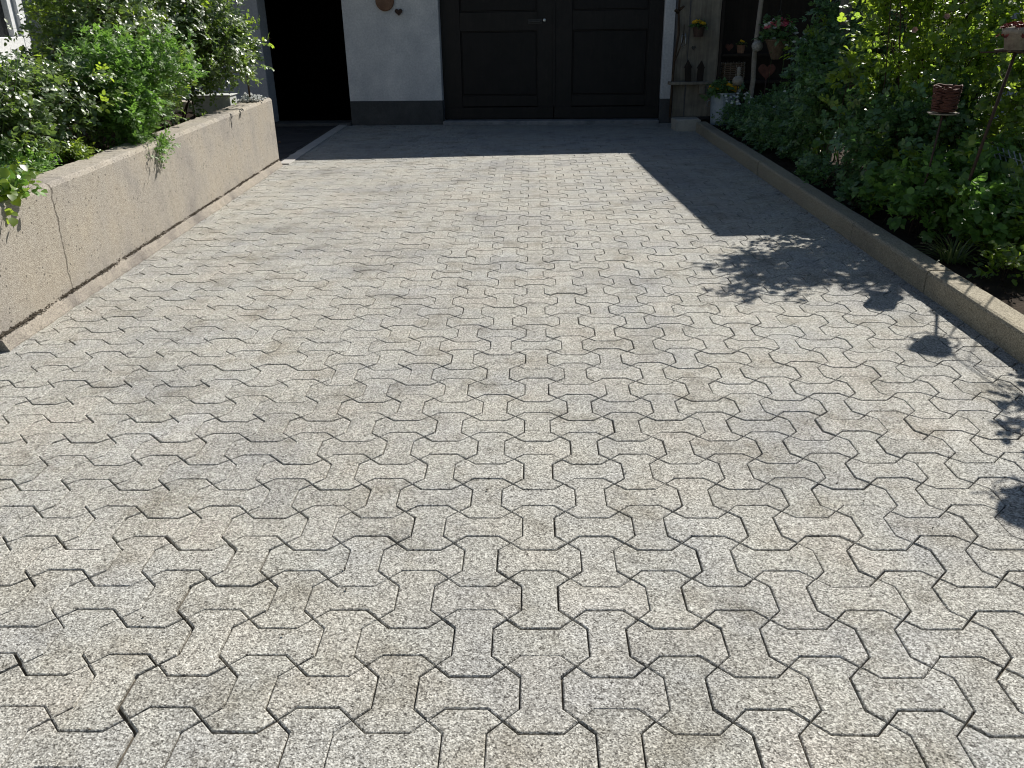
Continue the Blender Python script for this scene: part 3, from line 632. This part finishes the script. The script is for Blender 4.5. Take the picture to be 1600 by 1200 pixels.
def stake_pot(loc_, label, hz, lean=(.0, 0)):
    r = empty('stake_pot', loc_, label, 'flower pot', 'pots on iron stakes in the right bed')
    T = Tubes(); T.add([(-.12+lean[0], .05, 0), (-.05+lean[0]*.42, .02, hz*.6), (0, 0, hz)], .008, .008, 7); T.build('stake', M['dark_rust'], r)
    lathe_obj('pot', [(0, hz+.006), (.052, hz+.006), (.066, hz+.085), (.078, hz+.088), (.080, hz+.115), (.070, hz+.115), (.062, hz+.10), (0, hz+.10)], M['old_pot'], r, 24)
    T = Tubes(); T.add([(.092*math.cos(t), .092*math.sin(t), hz+.012) for t in np.linspace(0, 6.283, 26)], .004, .004, 6)
    T.add([(-.17, 0, hz+.005), (.17, .02, hz+.005)], .004, .003, 5); T.add([(0, -.1, hz+.003), (0, .1, hz+.003)], .004, .004, 5); T.build('ring_holder', M['dark_rust'], r)
    lathe_obj('soil', [(0, hz+.112), (.069, hz+.104)], M['soil'], r, 16); pts = []; ns = []
    for _ in range(60):
        a = random.random()*6.28; q = math.sqrt(random.random()); pts.append(np.array((.092*q*math.cos(a), .092*q*math.sin(a), hz+.105+.03*(1-q)-(.04 if q > .9 else 0)+random.uniform(0, .012)))); ns.append((math.cos(a)*q, math.sin(a)*q, .9))
    V, Q = flower_mesh(pts, ns, .017, 6, .6, .6); mesh_np('succulents', V, Q, M['red_succulent'], r); return r
stake_pot((2.45, 3.22, .08), 'limewashed clay pot of red succulents on an iron stake at the right edge', .985)
stake_pot((2.155, 1.96, .08), 'clay pot of succulents on an iron stake beside the kerb beyond the right edge', .95, (.75, 0))

# leaning wire panel at the right edge
wfen = empty('wire_panel', (2.62, 3.05, .08), 'leaning dark wire mesh panel behind the low plants at the right edge', 'wire panel')
T = Tubes()
for k in range(11):
    y = -.25+k*.055; T.add([(.14, y, .0), (-.03, y+.16, .5)], .0032, .0032, 5)
for z in (.08, .28, .46): T.add([(.14-.34*z, -.28+.32*z, z), (.14-.34*z, .34+.32*z, z)], .003, .003, 5)
T.build('wires', M['galv'], wfen)

# ---------------------------------------------------------------- planting, left
def inside_wall(zlim=.62, x=-2.32): 
    return lambda P: P[:, 2] > -9
bush('rose_bush', 'tall glossy leaved rose bush spilling over the far end of the concrete planter', 'shrub', (-3.0, 5.75, .50),
     [((-2.95, 5.75, 1.20), (.42, .42, .36)), ((-2.62, 5.85, 1.10), (.36, .36, .30)), ((-3.2, 5.6, 1.35), (.40, .42, .38)), ((-2.46, 6.0, 1.02), (.22, .28, .22)), ((-2.56, 6.05, 1.28), (.22, .26, .22)), ((-2.80, 5.5, .86), (.28, .35, .22))], 850, 'rose_leaf_dark', 'rose bushes', 70, .007, 16, lsize=.027, per=8, leaflets=5, twig=.16, lo=.35)
bush('rose_bush', 'dense rose bush standing directly behind the feathery plant in the planter', 'shrub', (-3.25, 4.6, .50),
     [((-2.95, 4.95, 1.22), (.34, .40, .36)), ((-2.72, 4.8, .95), (.28, .38, .3)), ((-2.98, 4.5, .88), (.22, .34, .22))], 470, 'rose_leaf_dark', 'rose bushes', 60, .007, 16, lsize=.027, per=8, leaflets=5, twig=.16, lo=.35)
bush('rose_bush', 'low rose bush with pale glossy leaves at the left edge above the wall', 'shrub', (-3.0, 3.35, .50),
     [((-2.78, 3.5, .82), (.27, .42, .22)), ((-2.72, 3.85, .82), (.24, .32, .22)), ((-3.15, 3.6, .72), (.3, .4, .2)), ((-2.70, 3.2, .70), (.18, .26, .14))], 460, 'rose_leaf_dark', 'rose bushes', 40, .005, 12, lsize=.025, per=7, leaflets=5, twig=.13, lo=.35)
bush('feathery_plant', 'bright green upright feathery plant between the rose bushes hanging over the planter rim', 'plant', (-2.58, 4.25, .50),
     [((-2.62, 4.25, .93), (.26, .26, .24)), ((-2.50, 4.20, .78), (.20, .26, .24)), ((-2.40, 4.5, .96), (.22, .24, .2)), ((-2.40, 4.05, .70), (.12, .16, .16))], 430, 'feather_leaf', None, 0, .0035, 26, .10, stemmat='feather_leaf', lsize=.024, per=7, leaflets=9, lw=.34, rach=.05, twig=.13, uptwig=1.2, lo=.15, spread=.5)
bush('trailing_herb', 'ferny herb drooping over the rim of the planter below the feathery plant', 'plant', (-2.42, 4.1, .52),
     [((-2.36, 4.05, .60), (.10, .16, .07)), ((-2.30, 3.95, .58), (.07, .1, .04))], 60, 'feather_leaf', None, 0, .002, 8, .04, stemmat='feather_leaf', lsize=.02, per=5, leaflets=7, lw=.34, rach=.04, twig=.09, uptwig=-.1, lo=.15)
bush('ground_cover', 'fine leaved light green ground cover at the near left corner of the planter', 'plant', (-2.62, 2.75, .50),
     [((-2.52, 2.85, .545), (.11, .40, .06)), ((-2.66, 3.1, .58), (.18, .3, .1))], 300, 'feather_leaf', None, 40, .002, 0, lsize=.018, per=5, leaflets=5, lw=.5, rach=.03, twig=.07, uptwig=1, lo=.1)
bush('creeping_strawberry', 'small green leaves creeping over the near rim of the concrete planter', 'plant', (-2.38, 2.38, .56),
     [((-2.34, 2.36, .60), (.10, .12, .04)), ((-2.24, 2.42, .59), (.05, .08, .02))], 34, 'feather_leaf', None, 14, .002, 6, .03, lsize=.034, per=3, leaflets=3, lw=.85, rach=.04, twig=.07, uptwig=.6, lo=.1)
bush('herb_clump', 'yellow green herb clump at the foot of the low rose bush', 'plant', (-2.50, 3.45, .51),
     [((-2.50, 3.45, .57), (.07, .09, .06))], 50, 'fresh_leaf', None, 0, .002, 6, .02, lsize=.022, per=5, leaflets=5, lw=.45, rach=.03, twig=.06, uptwig=1, lo=.1)
V, F = blades((-2.85, 2.95, .52), 90, .22, .006, .9, .22); tag(pd('grass_tuft', V, F, M['grass_leaf']), 'thin pale grass blades between the rose bush and the ground cover', 'grass')
T = Tubes()
for _ in range(16):
    a = Vector((-2.9+random.uniform(-.25, .25), 3.1+random.uniform(-.4, .4), .52)); T.add([a, a+Vector((random.uniform(-.1, .1), random.uniform(-.1, .1), .3)), a+Vector((random.uniform(-.2, .25), random.uniform(-.2, .1), .62))], .003, .0015, 4)
lr_ = [o for o in bpy.data.objects if 'low rose bush with pale' in o.get('label', '')][0]; T.V = [Vector(v)-lr_.location for v in T.V]; T.build('bare_twigs', M['rose_leaf'], lr_)
# white box and pale mound at the far end
wb_ = empty('white_trough', (-2.66, 6.30, .52), 'low white plant trough at the far end of the planter under the rose bush', 'trough')
bm = bmesh.new(); box_bm(bm, -.20, .12, -.09, .09, 0, .155, .006); 
bobj('trough_body', bm, M['white_box'], wb_)
bm = bmesh.new(); box_bm(bm, -.21, .13, -.10, .10, .156, .165, .003); bobj('trough_rim', bm, M['white_box'], wb_)
T = Tubes(); T.add([(-2.42, 6.38, .55), (-2.415, 6.38, .92)], .009, .008, 7); tag(T.build('wooden_stake', M['bark']), 'short brown wooden stake at the far corner of the planter', 'stake')
V = []; F = []
for _ in range(160):
    crumb(-2.43+random.gauss(0, .04), 6.45+random.gauss(0, .05), .615+abs(random.gauss(0, .022)), random.uniform(.010, .022))
tag(pd('pale_stones', V, F, M['white_box']), 'heap of small whitish stones on the far corner of the planter', 'stones', kind='stuff')
V = []; F = []
crumb(-2.95, 8.25, .012, .022); tag(pd('pebble', V, F, M['white_box']), 'white pebble on the dark slabs before the black doorway', 'pebble')
V = []; F = []
crumb(-2.78, 8.30, .012, .018); tag(pd('leaf_scrap', V, F, M['terracotta']), 'small reddish scrap on the dark slabs beside the white pebble', 'scrap')

# ---------------------------------------------------------------- planting, right
bush('shade_shrub', 'dark green finely cut shrub in the building shade left of the roses', 'shrub', (2.62, 6.2, .08),
     [((2.66, 6.25, .80), (.32, .42, .34)), ((2.52, 5.9, .60), (.27, .36, .30)), ((2.85, 6.6, 1.02), (.36, .4, .34)), ((2.52, 6.3, .72), (.2, .3, .28)), ((2.95, 5.8, .95), (.38, .42, .45))], 640, 'dark_leaf', None, 20, .005, 20, .14, stemmat='feather_leaf', lsize=.038, per=6, leaflets=7, lw=.42, rach=.06, twig=.16, uptwig=.6, lo=.25)
bush('shade_perennial', 'low dark perennial with white specks of flower beside the metal tub', 'plant', (2.35, 8.15, .08),
     [((2.38, 8.2, .20), (.24, .4, .14)), ((2.60, 7.8, .26), (.34, .4, .2)), ((2.35, 7.5, .19), (.2, .4, .13)), ((2.75, 8.3, .25), (.25, .3, .2))], 620, 'dark_leaf', None, 0, .003, 0, lsize=.03, per=5, leaflets=5, lw=.5, rach=.05, twig=.1, uptwig=.8, lo=.2)
bush('shade_perennial', 'low dark perennial hanging over the kerb below the shade shrub', 'plant', (2.40, 6.9, .08),
     [((2.36, 6.95, .20), (.22, .45, .15)), ((2.60, 7.1, .28), (.3, .4, .2)), ((2.36, 6.3, .2), (.18, .4, .14))], 430, 'dark_leaf', None, 0, .003, 0, lsize=.032, per=5, leaflets=7, lw=.42, rach=.05, twig=.12, uptwig=.6, lo=.2)
# white daisies
def flower_patch(name, label, pts, size, mat, stem_len, cat='flowers'):
    r = empty(name, tuple(pts[0][:2])+(.08,), label, cat); b3 = np.array(r.location); P_ = [np.array(p)-b3 for p in pts]
    for p in P_:
        V, Q = flower_mesh([p], [(random.uniform(-.4, .4), -.6, .9)], size, 7, .5, .2); f_ = mesh_np('flower', V, Q, M[mat], r)
        T = Tubes(); T.add([(p[0]+random.uniform(-.02, .02), p[1]+.02, max(0, p[2]-stem_len)), p], .0015, .001, 3); T.build('stalk', M['dark_leaf'], f_)
    return r
flower_patch('white_daisies', 'small white daisies in the shade between the metal tub and the rusty heart', [(2.36+random.gauss(0, .12), 8.2+random.gauss(0, .16), .40+random.uniform(-.03, .05)) for _ in range(26)], .020, 'white_petal', .25)
flower_patch('white_blossoms', 'cluster of round white blossoms beside the pink flowers', [(2.86+random.gauss(0, .07), 8.2+random.gauss(0, .06), .98+random.gauss(0, .08)) for _ in range(20)], .024, 'white_petal', .5)
flower_patch('edge_blooms', 'pale small blooms low in front of the shade shrub', [(2.55+random.gauss(0, .08), 7.4+random.gauss(0, .08), .42+random.gauss(0, .06)) for _ in range(9)], .018, 'white_petal', .3)

ROSE = dict(lsize=.032, per=6, leaflets=5, twig=.17, lw=.68, rach=.055, lo=.3, spread=.4)
bush('rose_bush', 'big climbing rose bush with bright backlit leaves behind the coiled rusty basket', 'shrub', (2.75, 4.5, .08),
     [((2.98, 4.5, 1.15), (.36, .17, .36)), ((2.84, 4.68, 1.38), (.30, .16, .24)), ((2.90, 4.25, .82), (.34, .15, .30)), ((2.66, 4.70, .85), (.24, .18, .28)), ((2.54, 4.86, 1.12), (.2, .16, .26))], 180, 'rose_leaf', 'rose bushes', 230, .008, 18, .16, **ROSE)  # extra light-coloured outer shoots imitate sunlit leaves by colour
bush('rose_bush', 'rose bush leaning over the right edge in front of the pale house wall', 'shrub', (3.15, 3.95, .08),
     [((3.02, 3.9, 1.00), (.26, .13, .32)), ((2.95, 3.7, .62), (.22, .12, .26)), ((3.25, 4.1, 1.2), (.26, .15, .26))], 95, 'rose_leaf', 'rose bushes', 130, .007, 14, .14, **ROSE)  # light-coloured shoots again brighten the bush by leaf colour
bush('rose_bush', 'shaded loose rose bush with bare lower canes between the shade shrub and the big rose', 'shrub', (2.42, 4.75, .08),
     [((2.48, 4.8, .52), (.24, .36, .24)), ((2.40, 4.35, .48), (.18, .3, .22)), ((2.62, 4.3, .55), (.3, .3, .28))], 300, 'dark_leaf', 'rose bushes', 14, .004, 14, .14, **{**ROSE, 'lsize': .034})
bush('rose_bush', 'rose branches arching high over the kerb above the loose rose bush', 'shrub', (2.62, 4.75, .08),
     [((2.38, 4.78, 1.50), (.24, .17, .10)), ((2.27, 4.45, 1.50), (.17, .09, .06)), ((2.48, 4.95, 1.5), (.22, .20, .13))], 92, 'rose_leaf', 'rose bushes', 40, .005, 9, .08, **ROSE)
bush('young_rose', 'single fresh light green rose shoot standing clear of the dark leaves', 'plant', (2.36, 5.0, .08),
     [((2.34, 5.0, .82), (.07, .07, .09)), ((2.46, 4.98, .80), (.05, .05, .06))], 12, 'fresh_leaf', None, 0, .004, 3, .02, lsize=.04, per=5, leaflets=5, twig=.14, lw=.6, rach=.06, lo=.1)
bush('rose_bush', 'rose bush beside the kerb just beyond the right edge of the picture', 'shrub', (2.42, 2.35, .08),
     [((2.52, 2.25, .82), (.16, .16, .14)), ((2.50, 2.0, 1.0), (.14, .12, .10)), ((2.62, 2.5, 1.05), (.12, .14, .10))], 60, 'rose_leaf', 'rose bushes', 30, .006, 8, .06, **ROSE)
off = [o for o in bpy.data.objects if o.name.startswith('rose_bush') and 'just beyond' in o.get('label', '')][0]
T = Tubes(); ox, oy, oz = off.location
for (a, b_, c_) in (((2.9, 3.6, .08), (2.58, 3.36, 1.30), (2.66, 2.62, 1.34)), ((3.0, 3.5, .08), (2.66, 3.30, 1.36), (2.74, 2.5, 1.34)), ((2.9, 2.9, .08), (2.6, 2.75, 1.2), (2.5, 2.35, 1.22))):
    T.add([(a[0]-ox, a[1]-oy, a[2]-oz), (b_[0]-ox+.03, b_[1]-oy+.03, b_[2]-oz-.15), (b_[0]-ox, b_[1]-oy, b_[2]-oz), (c_[0]-ox, c_[1]-oy, c_[2]-oz)], .006, .004, 6)
T.build('long_canes', M['bark'], off)
for p_, n_, lab in (((2.60, 4.35, 1.22), (-.4, -.8, .5), 'pale pink rose bloom high in the big rose bush'), ((2.44, 4.4, 1.15), (-.5, -.8, .2), 'smaller pale pink rose bloom left of the higher one')):
    r_ = empty('rose_bloom', p_, lab, 'flower', 'pale rose blooms'); V, Q = flower_mesh([np.zeros(3)]*3, [n_]*3, .024, 6, .8, .9); mesh_np('petals', V, Q, M['pale_rose_petal'], r_)
low = dict(per=5, rach=.05, twig=.10, uptwig=.8, lo=.15)
bush('cranesbill_clump', 'broad lobed green foliage clump behind the kerb below the coiled rusty basket', 'plant', (2.34, 3.55, .08),
     [((2.36, 3.50, .27), (.20, .30, .17)), ((2.46, 3.15, .25), (.17, .24, .15)), ((2.32, 3.9, .24), (.15, .28, .14)), ((2.62, 3.6, .36), (.24, .34, .2))], 330, 'feather_leaf', None, 12, .002, 10, .08, lsize=.036, leaflets=5, lw=.8, **low)
bush('parsley_clump', 'yellow green parsley like clump by the wire panel', 'plant', (2.48, 2.95, .08),
     [((2.50, 2.95, .20), (.12, .18, .12)), ((2.66, 3.1, .26), (.15, .2, .15))], 190, 'fresh_leaf', None, 0, .002, 6, .05, lsize=.026, leaflets=5, lw=.7, **low)
bush('loose_weeds', 'scattered dark leafy weeds along the kerb under the shaded rose bush', 'plant', (2.26, 5.2, .08),
     [((2.24, 5.2, .13), (.10, .35, .06)), ((2.4, 4.6, .15), (.15, .4, .07))], 120, 'dark_leaf', None, 0, .002, 4, .02, lsize=.028, leaflets=5, lw=.6, **low)
bush('weed_tuft', 'small leafy weed on the soil right behind the kerb edge', 'plant', (2.19, 4.25, .08),
     [((2.18, 4.25, .14), (.06, .12, .05))], 26, 'dark_leaf', None, 0, .002, 4, .02, lsize=.03, leaflets=5, lw=.7, **low)
V, F = blades((2.22, 2.95, .08), 110, .20, .008, 1.0, .06); tag(pd('lavender_tuft', V, F, M['grass_leaf']), 'narrow grey green grassy tuft leaning over the kerb', 'plant')
V, F = blades((2.45, 2.88, .08), 24, .25, .05, .8, .06, 7); tag(pd('tulip_leaves', V, F, M['fresh_leaf']), 'broad bright green strap leaves near the right edge behind the kerb', 'plant')
bush('seedling', 'small fresh seedling growing in bare soil beside the broad leaves', 'plant', (2.30, 2.62, .08),
     [((2.30, 2.62, .13), (.05, .06, .04))], 14, 'fresh_leaf', None, 0, .0015, 3, .01, lsize=.03, leaflets=3, lw=.6, **low)
r_ = empty('yellow_bloom', (2.52, 3.25, .08), 'single yellow bloom by the wire panel', 'flower'); V, Q = flower_mesh([np.array((0, 0, .30))], [(-.2, -.8, .6)], .022, 6, .9, .5); mesh_np('petals', V, Q, M['yellow_petal'], r_); T = Tubes(); T.add([(0, .02, 0), (0, .01, .3)], .002, .0015, 4); T.build('stalk', M['feather_leaf'], r_)
# plants in the beds just outside the photograph's frame, so that the beds are not bare from the side
for (x, y, z, lm, lab) in ((2.62, 1.35, .08, 'feather_leaf', 'leafy green clump nearest the camera in the bed right of the kerb'), (3.15, 2.2, .08, 'dark_leaf', 'dark leafy clump in the open bed right of the stakes'), (3.6, 3.3, .08, 'feather_leaf', 'leafy clump at the outer side of the climbing roses'), (2.75, .2, .08, 'dark_leaf', 'low dark clump in the bed close beside the viewpoint'), (-3.5, 2.7, .52, 'feather_leaf', 'leafy clump in the outer near corner of the planter')):
    bush('bed_perennial', lab, 'plant', (x, y, z), [((x, y, z+.12), (.24, .28, .13)), ((x+.15, y+.25, z+.16), (.2, .2, .14))], 150, lm, None, 0, .002, 6, .06, lsize=.034, leaflets=5, lw=.7, **low)
